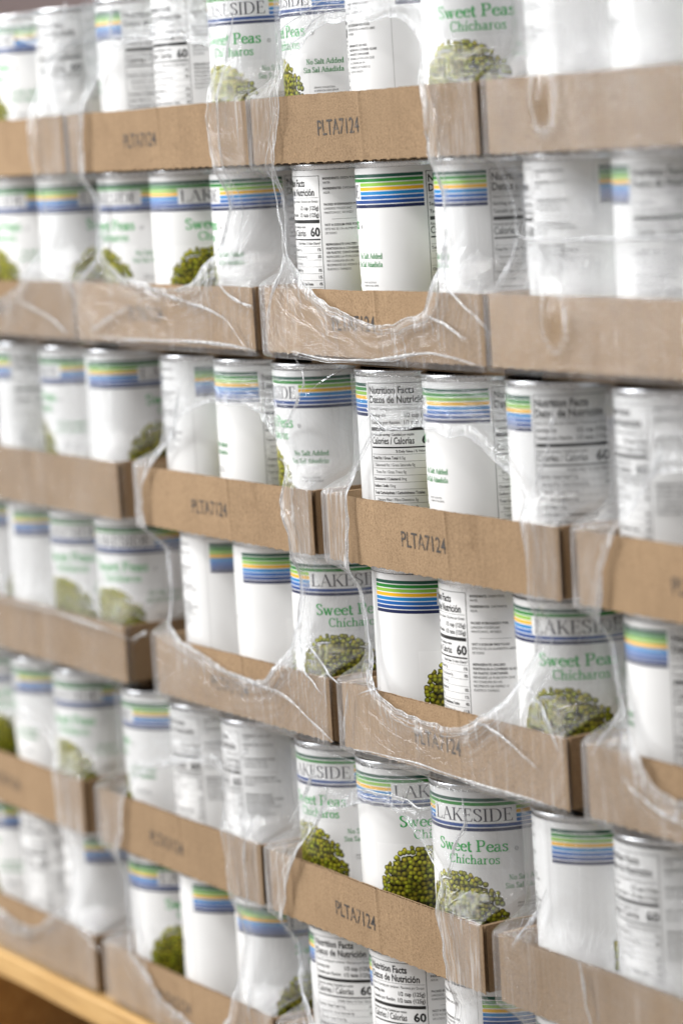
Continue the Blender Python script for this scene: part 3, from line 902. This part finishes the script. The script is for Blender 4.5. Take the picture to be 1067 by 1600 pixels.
fl = slab('floor', -6000, 6000, -6000, 6000, -960, -880, m_flat('floor_concrete', (0.30, 0.27, 0.24), 0.5))
fl['kind'] = 'structure'
bw = slab('back_wall', -16000, 2500, 3300, 3400, -880, 2600, m_flat('dull_red_wall', (0.95, 0.74, 0.71), 0.7))
bw['kind'] = 'structure'

# wooden pallet under the stack
pal = bpy.data.objects.new('wooden_pallet', None)
COL.objects.link(pal)
pal.location = (0.25 * 1, 0, -0.88)
tag(pal, 'orange-brown wooden pallet under the bottom layer of trays', 'pallet')
PZ = 880.0
for i, y0 in enumerate((-7.0, 150, 310, 470)):
    mb = MB()
    x0, x1, y1, z0, z1 = -750, 800, y0 + 95, 144.0, 162.5
    n = 40
    vs = []
    for k in range(n + 1):
        xx = x0 + (x1 - x0) * k / n
        jz = 0.6 * math.sin(k * 0.9 + i)
        for (yy, zz) in ((y0, z0 + jz), (y0, z1 - 1.2), (y0 + 1.4, z1), (y1, z1), (y1, z0)):
            vs.append((xx, yy + 0.5 * math.sin(k * 1.7 + i), zz))
    fs = []
    for k in range(n):
        for q in range(5):
            fs.append((k * 5 + q, (k + 1) * 5 + q, (k + 1) * 5 + (q + 1) % 5, k * 5 + (q + 1) % 5))
    fs += [(0, 1, 2, 3, 4), tuple(n * 5 + q for q in (4, 3, 2, 1, 0))]
    mb.add(vs, fs)
    link('deck_board', mb.mesh('deck_board'), pal, [WOOD])
for x0 in (-745, 0, 700):
    mb = MB()
    mb.box(x0, x0 + 95, 6, 560, 16, 143.5)
    link('stringer', mb.mesh('stringer'), pal, [WOOD])
for y0 in (0, 230, 465):
    mb = MB()
    mb.box(-750, 800, y0, y0 + 95, 0, 15.5)
    link('base_board', mb.mesh('base_board'), pal, [WOOD])


# ------------------------------------------------------------------ cardboard trays
def wall_mesh(W, rng, code=None, vis_top=True):
    """front wall along +x from 0..W, outer face at y=0, made of two liners and the fluted sheet between"""
    mb = MB()
    n = int(W / 1.5)
    xs = np.linspace(0, W, n + 1)
    fold = W * (0.535 + rng.uniform(-.02, .02))
    bow = -1.1 * np.sin(np.pi * xs / W) + noise1(n + 1, 40, rng, False) * 0.35 - 0.8 * np.exp(-((xs - fold) / 1.6) ** 2)
    top = TH + noise1(n + 1, 22, rng, False) * 0.35 + noise1(n + 1, 2, rng, False) * 0.18
    # the perforated lower edge: short tabs left by the cut
    ph = (xs + noise1(n + 1, 9, rng, False) * 1.2 + rng.uniform(0, 9)) % 10.5
    bot = np.where(ph < 3.6, -0.55, 0.0) + noise1(n + 1, 3, rng, False) * 0.16
    T = 3.4
    levels = 7
    for (yo, yi, z_t, z_b) in ((0.0, 0.45, top, bot), (T - .45, T, top - .25, np.zeros(n + 1) + .4)):
        vs = []
        for i in range(n + 1):
            for q in range(levels + 1):
                z = z_b[i] + (z_t[i] - z_b[i]) * q / levels
                ob = bow[i] * (0.35 + 0.65 * q / levels)
                vs.append((xs[i], yo + ob, z))
            for q in range(levels, -1, -1):
                z = z_b[i] + (z_t[i] - z_b[i]) * q / levels
                ob = bow[i] * (0.35 + 0.65 * q / levels)
                vs.append((xs[i], yi + ob, z))
        m_ = 2 * (levels + 1)
        fs = []
        for i in range(n):
            for q in range(m_):
                a, b = i * m_ + q, i * m_ + (q + 1) % m_
                fs.append((a, b, b + m_, a + m_))
        fs.append(tuple(range(m_)))
        fs.append(tuple(n * m_ + q for q in range(m_ - 1, -1, -1)))
        mb.add(vs, [f[::-1] for f in fs])
    # flute
    nf = int(W / 0.9)
    xf = np.linspace(0.2, W - 0.2, nf + 1)
    yf = 1.7 + 1.15 * np.sin(xf * 2 * math.pi / 7.2)
    bf = np.interp(xf, xs, bow)
    tf = np.interp(xf, xs, top) - 0.35
    vs = []
    for i in range(nf + 1):
        for (dy, z) in ((0, 0.6), (0, tf[i]), (.22, tf[i]), (.22, 0.6)):
            vs.append((xf[i], yf[i] + dy + bf[i] * (0.35 if z < 1 else 1.0), z))
    fs = []
    for i in range(nf):
        for q in range(3):
            fs.append((i * 4 + q, i * 4 + q + 1, i * 4 + q + 5, i * 4 + q + 4))
    mb.add(vs, fs)
    if code:
        v, f = font_poly(code, 0.004, 3)
        x0, x1 = v[:, 0].min(), v[:, 0].max()
        cx = W * 0.335 + rng.uniform(-4, 4)
        wd = 50.0 + rng.uniform(-1.5, 1.5)
        tilt = rng.uniform(-.022, .022)
        vs = []
        jz = rng.uniform(-1, 1)
        for p in v:
            X = cx + (p[0] - x0) / (x1 - x0) * wd
            Z = 14.6 + jz + p[1] / 0.73 * 9.6 + (X - cx) * tilt
            bb = float(np.interp(X, xs, bow)) * (0.35 + 0.65 * Z / TH)
            vs.append((X, -0.22 + bb, Z))
        mb.add(vs, f, 1)
    return mb


INKJ, n_, l_, b_ = mat('code_ink')
no_ = node(n_, 'ShaderNodeTexNoise')
no_.inputs['Scale'].default_value = 260
no_.inputs['Detail'].default_value = 4
tc2 = node(n_, 'ShaderNodeTexCoord')
l_.new(tc2.outputs['Object'], no_.inputs['Vector'])
rp_ = ramp(n_, [(0.40, (0.045, 0.04, 0.038)), (0.56, (0.075, 0.06, 0.05)), (0.66, (0.24, 0.165, 0.10))])
l_.new(no_.outputs[0], rp_.inputs[0])
l_.new(rp_.outputs[0], b_.inputs['Base Color'])
b_.inputs['Roughness'].default_value = 0.8
D = 312.0
for row in range(1, 7):
    z = ROWZ[row - 1]
    for ti, (xl, xr) in enumerate(TRAYS[row]):
        rng = np.random.RandomState(row * 17 + ti)
        W = xr - xl
        long_ = W > 300
        t = bpy.data.objects.new('cardboard_tray', None)
        COL.objects.link(t)
        t.location = (xl * S, 0, z * S)
        what = 'wide brown cardboard tray' if long_ else 'brown cardboard tray printed PLTA7124'
        tag(t, '%s of pea cans, %s layer, %s tray along' % (what, LAYER[row - 1], PLACE[ti]), 'tray', 'cardboard trays of pea cans in the stack')
        link('front_wall', wall_mesh(W, rng, None if long_ else 'PLTA7124').mesh('front_wall', False), t, [CARD, INKJ])
        for s_ in (0, 1):
            mb = MB()
            x0 = 0.3 if s_ == 0 else W - 3.4
            nn = 24
            vs, fs = [], []
            for k in range(nn + 1):
                yy = 3.0 + (D - 6.0) * k / nn
                bo = (-1 if s_ == 0 else 1) * 1.2 * math.sin(math.pi * k / nn)
                bo = max(min(bo, 1.2), -1.2)
                tz = TH + .3 * math.sin(k * 1.3)
                vs += [(x0 + bo, yy, 0.2), (x0 + bo, yy, tz), (x0 + 3.1 + bo, yy, tz), (x0 + 3.1 + bo, yy, 0.2)]
            for k in range(nn):
                for q in range(4):
                    fs.append((k * 4 + q, k * 4 + (q + 1) % 4, k * 4 + 4 + (q + 1) % 4, k * 4 + 4 + q))
            fs += [(3, 2, 1, 0), tuple(nn * 4 + q for q in range(4))]
            mb.add(vs, fs)
            link('side_wall', mb.mesh('side_wall'), t, [CARD])
        mb = MB()
        mb.box(3.6, W - 3.6, 3.7, D - 4, 0.1, 2.6)
        link('bottom_panel', mb.mesh('bottom_panel'), t, [CARD])
        mb = MB()
        mb.box(0.5, W - 0.5, D - 3.0, D, 0.2, TH)
        link('rear_wall', mb.mesh('rear_wall'), t, [CARD])
        if row in (2, 4):
            mb = MB()
            mb.box(16, W - 16, 22, D - 20, -8.2, -0.1)
            link('bottom_flap', mb.mesh('bottom_flap'), t, [CARD])
        elif row == 6:
            mb = MB()
            mb.box(30, W - 30, 30, D - 20, -3.0, -0.1)
            link('bottom_flap', mb.mesh('bottom_flap'), t, [CARD])

# ------------------------------------------------------------------ cans
def facing(ang, X, Y):
    """which side of the label looks at the aisle corner the photo is taken from"""
    tc_ = math.degrees(math.atan2(-892.26 - Y, 1914.29 - X))
    a = (tc_ - 25 - ang) % 360          # the visible left two thirds of the can
    if a < 20: return 'rainbow stripes beside the LAKESIDE name'
    if a < 75: return 'LAKESIDE Sweet Peas and heaped peas'
    if a < 118: return 'No Salt Added in green'
    if a < 158: return 'stripes over blank white'
    if a < 190: return 'left edge of nutrition table'
    if a < 228: return 'nutrition table'
    if a < 278: return 'small ingredients print'
    return 'blank white before the stripes'


ORD = ['first', 'middle', 'last']
ORD4 = ['first', 'second', 'third', 'fourth']
proto = bpy.data.objects.new('pea_can', None)
p_body = bpy.data.objects.new('can_body', ME_BODY)
p_lab = bpy.data.objects.new('paper_label', ME_LABEL)


def place_can(x, y, z, ang, label):
    c = proto.copy()
    COL.objects.link(c)
    c.location = (x * S, y * S, z * S)
    c.rotation_euler = (0, 0, math.radians(ang))
    tag(c, label, 'can', 'tins of peas packed in the trays')
    for q in (p_body, p_lab):
        k = q.copy()
        COL.objects.link(k)
        k.parent = c
        if q is p_lab:                       # labels are never glued on quite square
            k.rotation_euler = (RNG.uniform(-.004, .004), RNG.uniform(-.004, .004), 0)
    return c


YC = 6 + 37.9
SECOND = True
for row in range(1, 7):
    for ti, (xl, xr) in enumerate(TRAYS[row]):
        n = 4 if xr - xl > 300 else 3
        mine = [c for c in CANS if c[0] == row and c[1] == ti - 1]
        known = {c[2]: (c[3], c[4]) for c in mine}
        pitch = (xr - xl - 8 - 76.4) / (n - 1)
        xs = [known[k][0] if k in known else xl + 4 + 38.2 + pitch * k for k in range(n)]
        lo, hi = xl + 42.4, xr - 42.4
        xs[0] = max(xs[0], lo)
        for k in range(1, n):
            xs[k] = max(xs[k], xs[k - 1] + 76.6)
        xs[-1] = min(xs[-1], hi)
        for k in range(n - 2, -1, -1):
            xs[k] = min(xs[k], xs[k + 1] - 76.6)
        rng = np.random.RandomState(row * 31 + ti)
        for k in range(n):
            X = xs[k]
            rnd = rng.uniform(0, 360)
            lim_l = (-200, -215, -235, -255, -290, -310)[row - 1]
            lim_r = (745, 740, 735, 730, 725, 715)[row - 1]
            if X < lim_l or X > lim_r:
                continue
            ang = known[k][1] if k in known else rnd
            o_ = (ORD if n == 3 else ORD4)[k]
            place_can(X, YC, ROWZ[row - 1] + (2.8 if row in (1, 2, 4, 6) else 4.2), ang, 'can showing %s, %s in %s layer\'s %s tray' % (facing(ang, X, YC), o_, LAYER[row - 1], PLACE[ti]))
            if SECOND:
                place_can(X + rng.uniform(-1, 1), YC + 77.5, ROWZ[row - 1] + 2.8, rng.uniform(0, 360), 'can standing behind the %s one in %s layer\'s %s tray' % (o_, LAYER[row - 1], PLACE[ti]))


# ------------------------------------------------------------------ shrink film
def resample(P, n, closed=True, smooth=True):
    P = np.array(P, float)
    if smooth:
        if closed:
            Q = np.vstack([P[-2:], P, P[:3]])
            c = catmull(Q, 8)
            c = c[2 * 8:(2 + len(P)) * 8]
        else:
            c = catmull(P, 8)
    else:
        c = P
    if closed:
        c = np.vstack([c, c[:1]])
    s = np.r_[0, np.cumsum(np.linalg.norm(np.diff(c, axis=0), axis=1))]
    t = np.linspace(0, s[-1], n, endpoint=not closed)
    return np.stack([np.interp(t, s, c[:, 0]), np.interp(t, s, c[:, 1])], 1), s[-1]


def base_y(z, rows, x=None, xl=None, xr=None):
    """the film lies on the tray walls, then draws in round the cans between them"""
    d = np.full(np.shape(z), 1e3)
    for r in rows:
        zb = ROWZ[r - 1]
        d = np.minimum(d, np.maximum(np.maximum(zb - z, z - (zb + TH)), 0))
    w = 1 - np.exp(-(d / 13.0) ** 2)
    hull = np.full(np.shape(z), 3.6)
    if x is not None:
        e = np.clip(np.minimum(x - xl, xr - x) - 3.0, 0, 37.0)
        hull = hull + 37.0 - np.sqrt(np.maximum(37.0 ** 2 - (37.0 - e) ** 2, 0))
    return -2.5 * (1 - w) + hull * w


def pocket(z, rows):
    """1 where the film spans free from a tray wall to the cans, and over the cans, where it is stretched thin and clear"""
    d = np.full(np.shape(z), 1e3)
    for r in rows:
        zb = ROWZ[r - 1]
        d = np.minimum(d, np.maximum(np.maximum(zb - z, z - (zb + TH)), 0))
    w = 1 - np.exp(-(d / 8.0) ** 2)
    return w


def tube(mb, P3, rad, mi, thick, closed=False, seg=6, flat=0.6):
    P3 = np.array(P3)
    n = len(P3)
    if closed:
        d = np.roll(P3, -1, 0) - np.roll(P3, 1, 0)
    else:
        d = np.gradient(P3, axis=0)
    d /= np.linalg.norm(d, axis=1)[:, None] + 1e-9
    yv = np.array([0, 1., 0])
    s = np.cross(d, yv)
    s /= np.linalg.norm(s, axis=1)[:, None] + 1e-9
    u = np.cross(s, d)
    vs, uv, th = [], [], []
    L = np.r_[0, np.cumsum(np.linalg.norm(np.diff(P3, axis=0), axis=1))]
    for i in range(n):
        for k in range(seg):
            a = 2 * math.pi * k / seg
            vs.append(tuple(P3[i] + s[i] * rad[i] * math.cos(a) + u[i] * rad[i] * flat * math.sin(a)))
            uv.append((k * 1.5, L[i]))
    fs = []
    for i in range(n if closed else n - 1):
        j = (i + 1) % n
        for k in range(seg):
            fs.append((i * seg + k, j * seg + k, j * seg + (k + 1) % seg, i * seg + (k + 1) % seg))
    mb.add(vs, fs, mi, (thick, 0, 0), uv)


def field2(rng, x, z, scale):
    """smooth 2-D bumps"""
    out = np.zeros(np.shape(x))
    for _ in range(10):
        a = rng.uniform(0, 2 * math.pi)
        fq = (2 * math.pi / scale) * rng.uniform(.6, 1.7)
        out += np.sin((x * math.cos(a) + z * math.sin(a)) * fq + rng.uniform(0, 6.28) + 1.3 * np.sin((x * math.sin(a) - z * math.cos(a)) * fq * .4))
    return out / 5.0


BLISTERS = {31: [(590.0, -88.0, 9.5), (590.0, -204.0, 9.0)]}


def film(rows, ti, hole, creases, label, seed):
    rng = np.random.RandomState(seed)
    a, b = TRAYS[rows[0]][ti], TRAYS[rows[1]][ti]
    ztop = ROWZ[rows[0] - 1] + 115.0
    zbot = ROWZ[rows[1] - 1] - 3.2
    zm = ROWZ[rows[0] - 1]

    def edge_x(z, right):
        p, q = (a[1], b[1]) if right else (a[0], b[0])
        t = 1 / (1 + np.exp((z - zm + 30) / 12.0))
        e = p * (1 - t) + q * t
        return e + (1.2 if right else -1.2)
    mb = MB()
    if hole is not None:
        H, per = resample(hole, 760)
        N = len(H)
        # ragged edge
        c0 = H.mean(0)
        per_n = noise1(N, 9, rng) * .7 + noise1(N, 30, rng) * 1.8 - 3.5 * np.clip(noise1(N, 70, rng) * 1.6 - .5, 0, 1) ** 2 * (np.abs(noise1(N, 40, rng)) ** .5) + .6
        dd = H - c0
        dd /= np.linalg.norm(dd, axis=1)[:, None]
        H = H + dd * per_n[:, None]
        # outer ring: same bearings from the hole's middle
        xl = (a[0] + b[0]) / 2
        xr = (a[1] + b[1]) / 2
        cx, cz = np.clip(c0[0], xl + 40, xr - 40), np.clip(c0[1], zbot + 40, ztop - 40)
        ang = np.unwrap(np.arctan2(H[:, 1] - cz, H[:, 0] - cx))
        sgn = np.sign(ang[-1] - ang[0])
        base = np.linspace(ang[0], ang[0] + sgn * 2 * math.pi, N, endpoint=False)
        ang = np.maximum.accumulate(ang * sgn) * sgn
        ang = ang * .75 + base * .25
        O = np.empty((N, 2))
        for i in range(N):
            ca, sa = math.cos(ang[i]), math.sin(ang[i])
            tx = ((xr - cx) / ca) if ca > 1e-9 else ((xl - cx) / ca if ca < -1e-9 else 1e9)
            tz = ((ztop - cz) / sa) if sa > 1e-9 else ((zbot - cz) / sa if sa < -1e-9 else 1e9)
            t = min(tx, tz)
            O[i] = (cx + ca * t, cz + sa * t)
        for X, Z in ((xl, zbot), (xr, zbot), (xl, ztop), (xr, ztop)):
            i = int(np.argmin((O[:, 0] - X) ** 2 + (O[:, 1] - Z) ** 2))
            O[i] = (X, Z)
        # the side edges follow the two trays
        for i in range(N):
            if abs(O[i, 0] - xl) < 1e-6:
                O[i, 0] = edge_x(O[i, 1], False)
            elif abs(O[i, 0] - xr) < 1e-6:
                O[i, 0] = edge_x(O[i, 1], True)
        Mr = 44
        v = (np.linspace(0, 1, Mr + 1)) ** 1.7
        G = H[:, None, :] * (1 - v)[None, :, None] + O[:, None, :] * v[None, :, None]
        dist = np.linalg.norm(G - H[:, None, :], axis=2)
        u1 = noise1(N, 3.2, rng)
        u2 = noise1(N, 7, rng)
        u3 = noise1(N, 22, rng)
        u4 = noise1(N, 60, rng)
        y = base_y(G[:, :, 1], rows, G[:, :, 0], xl, xr)
        y = y - (2.2 + 1.4 * u4[:, None]) * np.exp(-dist / 14.0)
        # hoop folds run round the opening where the film has drawn together
        fold = np.exp(-dist / 26.0) * (.62 * np.sin(dist / 1.9 + 4.2 * u4[:, None] + 1.5 * u3[:, None]) + .40 * np.sin(dist / 1.0 + 5 * u3[:, None]))
        fold = fold + (u2 * .22)[:, None] * np.exp(-dist / 20.0) + (u3 * .35)[:, None] * np.exp(-dist / 40.0) + (u4 * .5)[:, None]
        y = y - 0.45 + fold * .9 * (1 - v[None, :] ** 3) + field2(rng, G[:, :, 0], G[:, :, 1], 46) * .35 * (1 - v[None, :] ** 4)
        for r in rows:                                  # never cut into a tray wall
            inw = (G[:, :, 1] > ROWZ[r - 1] - 1.5) & (G[:, :, 1] < ROWZ[r - 1] + TH + 1.5)
            y = np.where(inw, np.minimum(y, -2.35), y)
        hh = max(H[:, 1].max() - c0[1], 1.0)
        lipw = np.clip(1.15 - (H[:, 1] - c0[1]) / hh * 1.05, .12, 1.0) * (0.8 + .35 * u4)      # thin along the top of the tear
        th = lipw[:, None] * 1.25 * np.exp(-dist / 3.0) * (0.7 + .5 * u3[:, None]) + .26 * np.exp(-dist / 14.0) * (1 + u4[:, None]) + 0.11 + .08 * field2(rng, G[:, :, 0], G[:, :, 1], 60)
        es = np.minimum(G[:, :, 0] - xl, xr - G[:, :, 0])
        th = th + .16 * np.exp(-np.maximum(es, 0) / 16.0)
        th = th * (1 - .72 * pocket(G[:, :, 1], rows) * (1 - np.exp(-dist / 6.0)))
        vs, uv, cc = [], [], []
        cum = np.linspace(0, per, N, endpoint=False)
        for i in range(N):
            for j in range(Mr + 1):
                vs.append((G[i, j, 0], y[i, j], G[i, j, 1]))
                uv.append((cum[i], dist[i, j]))
                cc.append((max(0, th[i, j]), 0, 0))
            # tucked back round the package's edge
            ex, ez = O[i]
            vs.append((ex, y[i, -1] + 3.0 + 1.5 * u3[i], ez))
            uv.append((cum[i], dist[i, -1] + 8))
            cc.append((0, 0, 0))
        m_ = Mr + 2
        fs = []
        for i in range(N):
            k = (i + 1) % N
            for j in range(m_ - 1):
                fs.append((i * m_ + j, i * m_ + j + 1, k * m_ + j + 1, k * m_ + j))
        b0 = len(mb.v)
        mb.add(vs, fs, 0, (0, 0, 0), uv)
        mb.c[b0:] = cc
        # rolled lip of the hole
        P3 = np.stack([H[:, 0], y[:, 0], H[:, 1]], 1)
        lw_ = .25 + .75 * lipw
        rad = .26 + .42 * np.abs(noise1(N, 25, rng)) + .22 * np.abs(noise1(N, 6, rng))
        rad = rad * lw_
        tube(mb, P3, rad, 1, .75, True)
        dd = H - c0
        dd /= np.linalg.norm(dd, axis=1)[:, None]
        off = 2.2 + 1.6 * noise1(N, 30, rng)
        P3b = np.stack([H[:, 0] + dd[:, 0] * off, y[:, 2] - .5, H[:, 1] + dd[:, 1] * off], 1)
        tube(mb, P3b, rad * .45, 1, .5, True)
        # stretched strands running along with the tear
        for _ in range(16):
            i0, ln_ = rng.randint(N), rng.randint(50, 170)
            if lipw[i0] < .3:
                continue
            ii = (i0 + np.arange(ln_)) % N
            fj = np.clip(rng.uniform(6, 19) + rng.uniform(-7, 9) * np.linspace(0, 1, ln_) + noise1(ln_, 20, rng, False) * 1.2, 1, Mr - 2)
            j0 = fj.astype(int)
            fr = fj - j0
            px = G[ii, j0, 0] * (1 - fr) + G[ii, j0 + 1, 0] * fr
            pz = G[ii, j0, 1] * (1 - fr) + G[ii, j0 + 1, 1] * fr
            py = y[ii, j0] * (1 - fr) + y[ii, j0 + 1] * fr - .35
            tube(mb, np.stack([px, py, pz], 1), np.sin(np.pi * np.linspace(.04, .96, ln_)) * rng.uniform(.16, .42), 1, .45, False, 5)
    else:
        nx, nz = 260, 150
        zz = np.linspace(zbot, ztop, nz + 1)
        uu = np.linspace(0, 1, nx + 1)
        X = np.empty((nx + 1, nz + 1))
        for j, z_ in enumerate(zz):
            l_, r2 = edge_x(z_, False), edge_x(z_, True)
            X[:, j] = l_ + (r2 - l_) * uu
        Z = np.repeat(zz[None, :], nx + 1, 0)
        y = base_y(Z, rows, X, (a[0] + b[0]) / 2, (a[1] + b[1]) / 2) - .45
        n1 = noise1(nx + 1, 3, rng, False)[:, None]
        n2 = noise1(nx + 1, 12, rng, False)[:, None]
        y = y + n1 * .22 + n2 * .4 + field2(rng, X, Z, 70) * .5
        th = .09 + .05 * n2 + .04 * field2(rng, X, Z, 60)
        for bx, bz, br in BLISTERS.get(ti * 10 + rows[0], []):
            q = np.sqrt((X - bx) ** 2 + ((Z - bz) / 1.5) ** 2) / br
            y = y - 4.5 * np.exp(-q ** 2 * 1.4)
            th = th * (1 - .95 * np.exp(-q ** 4)) + .5 * np.exp(-((q - 1.25) / .22) ** 2)
        for r in rows:
            inw = (Z > ROWZ[r - 1] - 1.5) & (Z < ROWZ[r - 1] + TH + 1.5)
            y = np.where(inw, np.minimum(y, -2.35), y)
        th = th * (1 - .60 * pocket(Z, rows))
        vs, uv, cc = [], [], []
        for i in range(nx + 1):
            for j in range(nz + 1):
                vs.append((X[i, j], y[i, j], Z[i, j]))
                uv.append((X[i, j], Z[i, j]))
                cc.append((max(0.02, th[i, j]), 0, 0))
        fs = []
        m_ = nz + 1
        for i in range(nx):
            for j in range(nz):
                fs.append((i * m_ + j, (i + 1) * m_ + j, (i + 1) * m_ + j + 1, i * m_ + j + 1))
        # sides folded back along the package
        for i in (0, nx):
            st = len(vs)
            for j in range(nz + 1):
                for yy in (y[i, j] + 3.0, y[i, j] + 9.0):
                    vs.append((X[i, j] + (1 if i else -1) * .5 * math.sin(j * .5), yy, Z[i, j]))
                    uv.append((yy, Z[i, j]))
                    cc.append((0.03, 0, 0))
            for j in range(nz):
                fs.append((i * m_ + j, i * m_ + j + 1, st + 2 * (j + 1), st + 2 * j))
                fs.append((st + 2 * j, st + 2 * (j + 1), st + 2 * (j + 1) + 1, st + 2 * j + 1))
        b0 = len(mb.v)
        mb.add(vs, fs, 0, (0, 0, 0), uv)
        mb.c[b0:] = cc
    for cr in creases:
        P, ln = resample(cr, max(20, int(len(cr) * 14)), False)
        n = len(P)
        jit = noise1(n, 6, rng, False) * .5
        yy = base_y(P[:, 1], rows) - 1.9 + noise1(n, 8, rng, False) * .5
        tt = np.linspace(0, 1, n)
        rad = (.75 + .45 * noise1(n, 7, rng, False)) * (np.sin(np.pi * np.clip(tt, .02, .98)) ** .5) * 1.0
        P3 = np.stack([P[:, 0] + jit, yy, P[:, 1] + jit], 1)
        tube(mb, P3, np.maximum(rad, .12), 1, .7, False, 8, .7)
        P3[:, 0] += 1.5 + noise1(n, 6, rng, False) * .8
        P3[:, 2] -= 1.2 + noise1(n, 6, rng, False) * .8
        tube(mb, P3, np.maximum(rad, .12) * .4, 1, .4, False, 6, .7)
    o = link('shrink_wrap', mb.mesh('shrink_wrap', True, 'pull', 'thick'), None, [FILM, BEAD])
    tag(o, label, 'shrink wrap', 'clear shrink wraps around pairs of trays')
    return o


PK = {'12L': ((1, 2), 0), '12A': ((1, 2), 1), '12B': ((1, 2), 2), '12R': ((1, 2), 3),
      '34L': ((3, 4), 0), '34A': ((3, 4), 1), '34B': ((3, 4), 2), '34C': ((3, 4), 3),
      '56L': ((5, 6), 0), '56A': ((5, 6), 1), '56B': ((5, 6), 2), '56R': ((5, 6), 3)}
for i, (k, (rows, ti)) in enumerate(PK.items()):
    pos = {(1, 2): 'top two layers', (3, 4): 'middle two layers', (5, 6): 'bottom two layers'}[rows]
    hl = HOLES.get(k)
    lab = ('clear shrink wrap with an oval opening, %s pair in the %s' if hl is not None else
           'unbroken clear shrink wrap, wide %s pair in the %s') % (PLACE[ti], pos)
    film(rows, ti, hl, CREASES.get(k, []), lab, 100 + i)
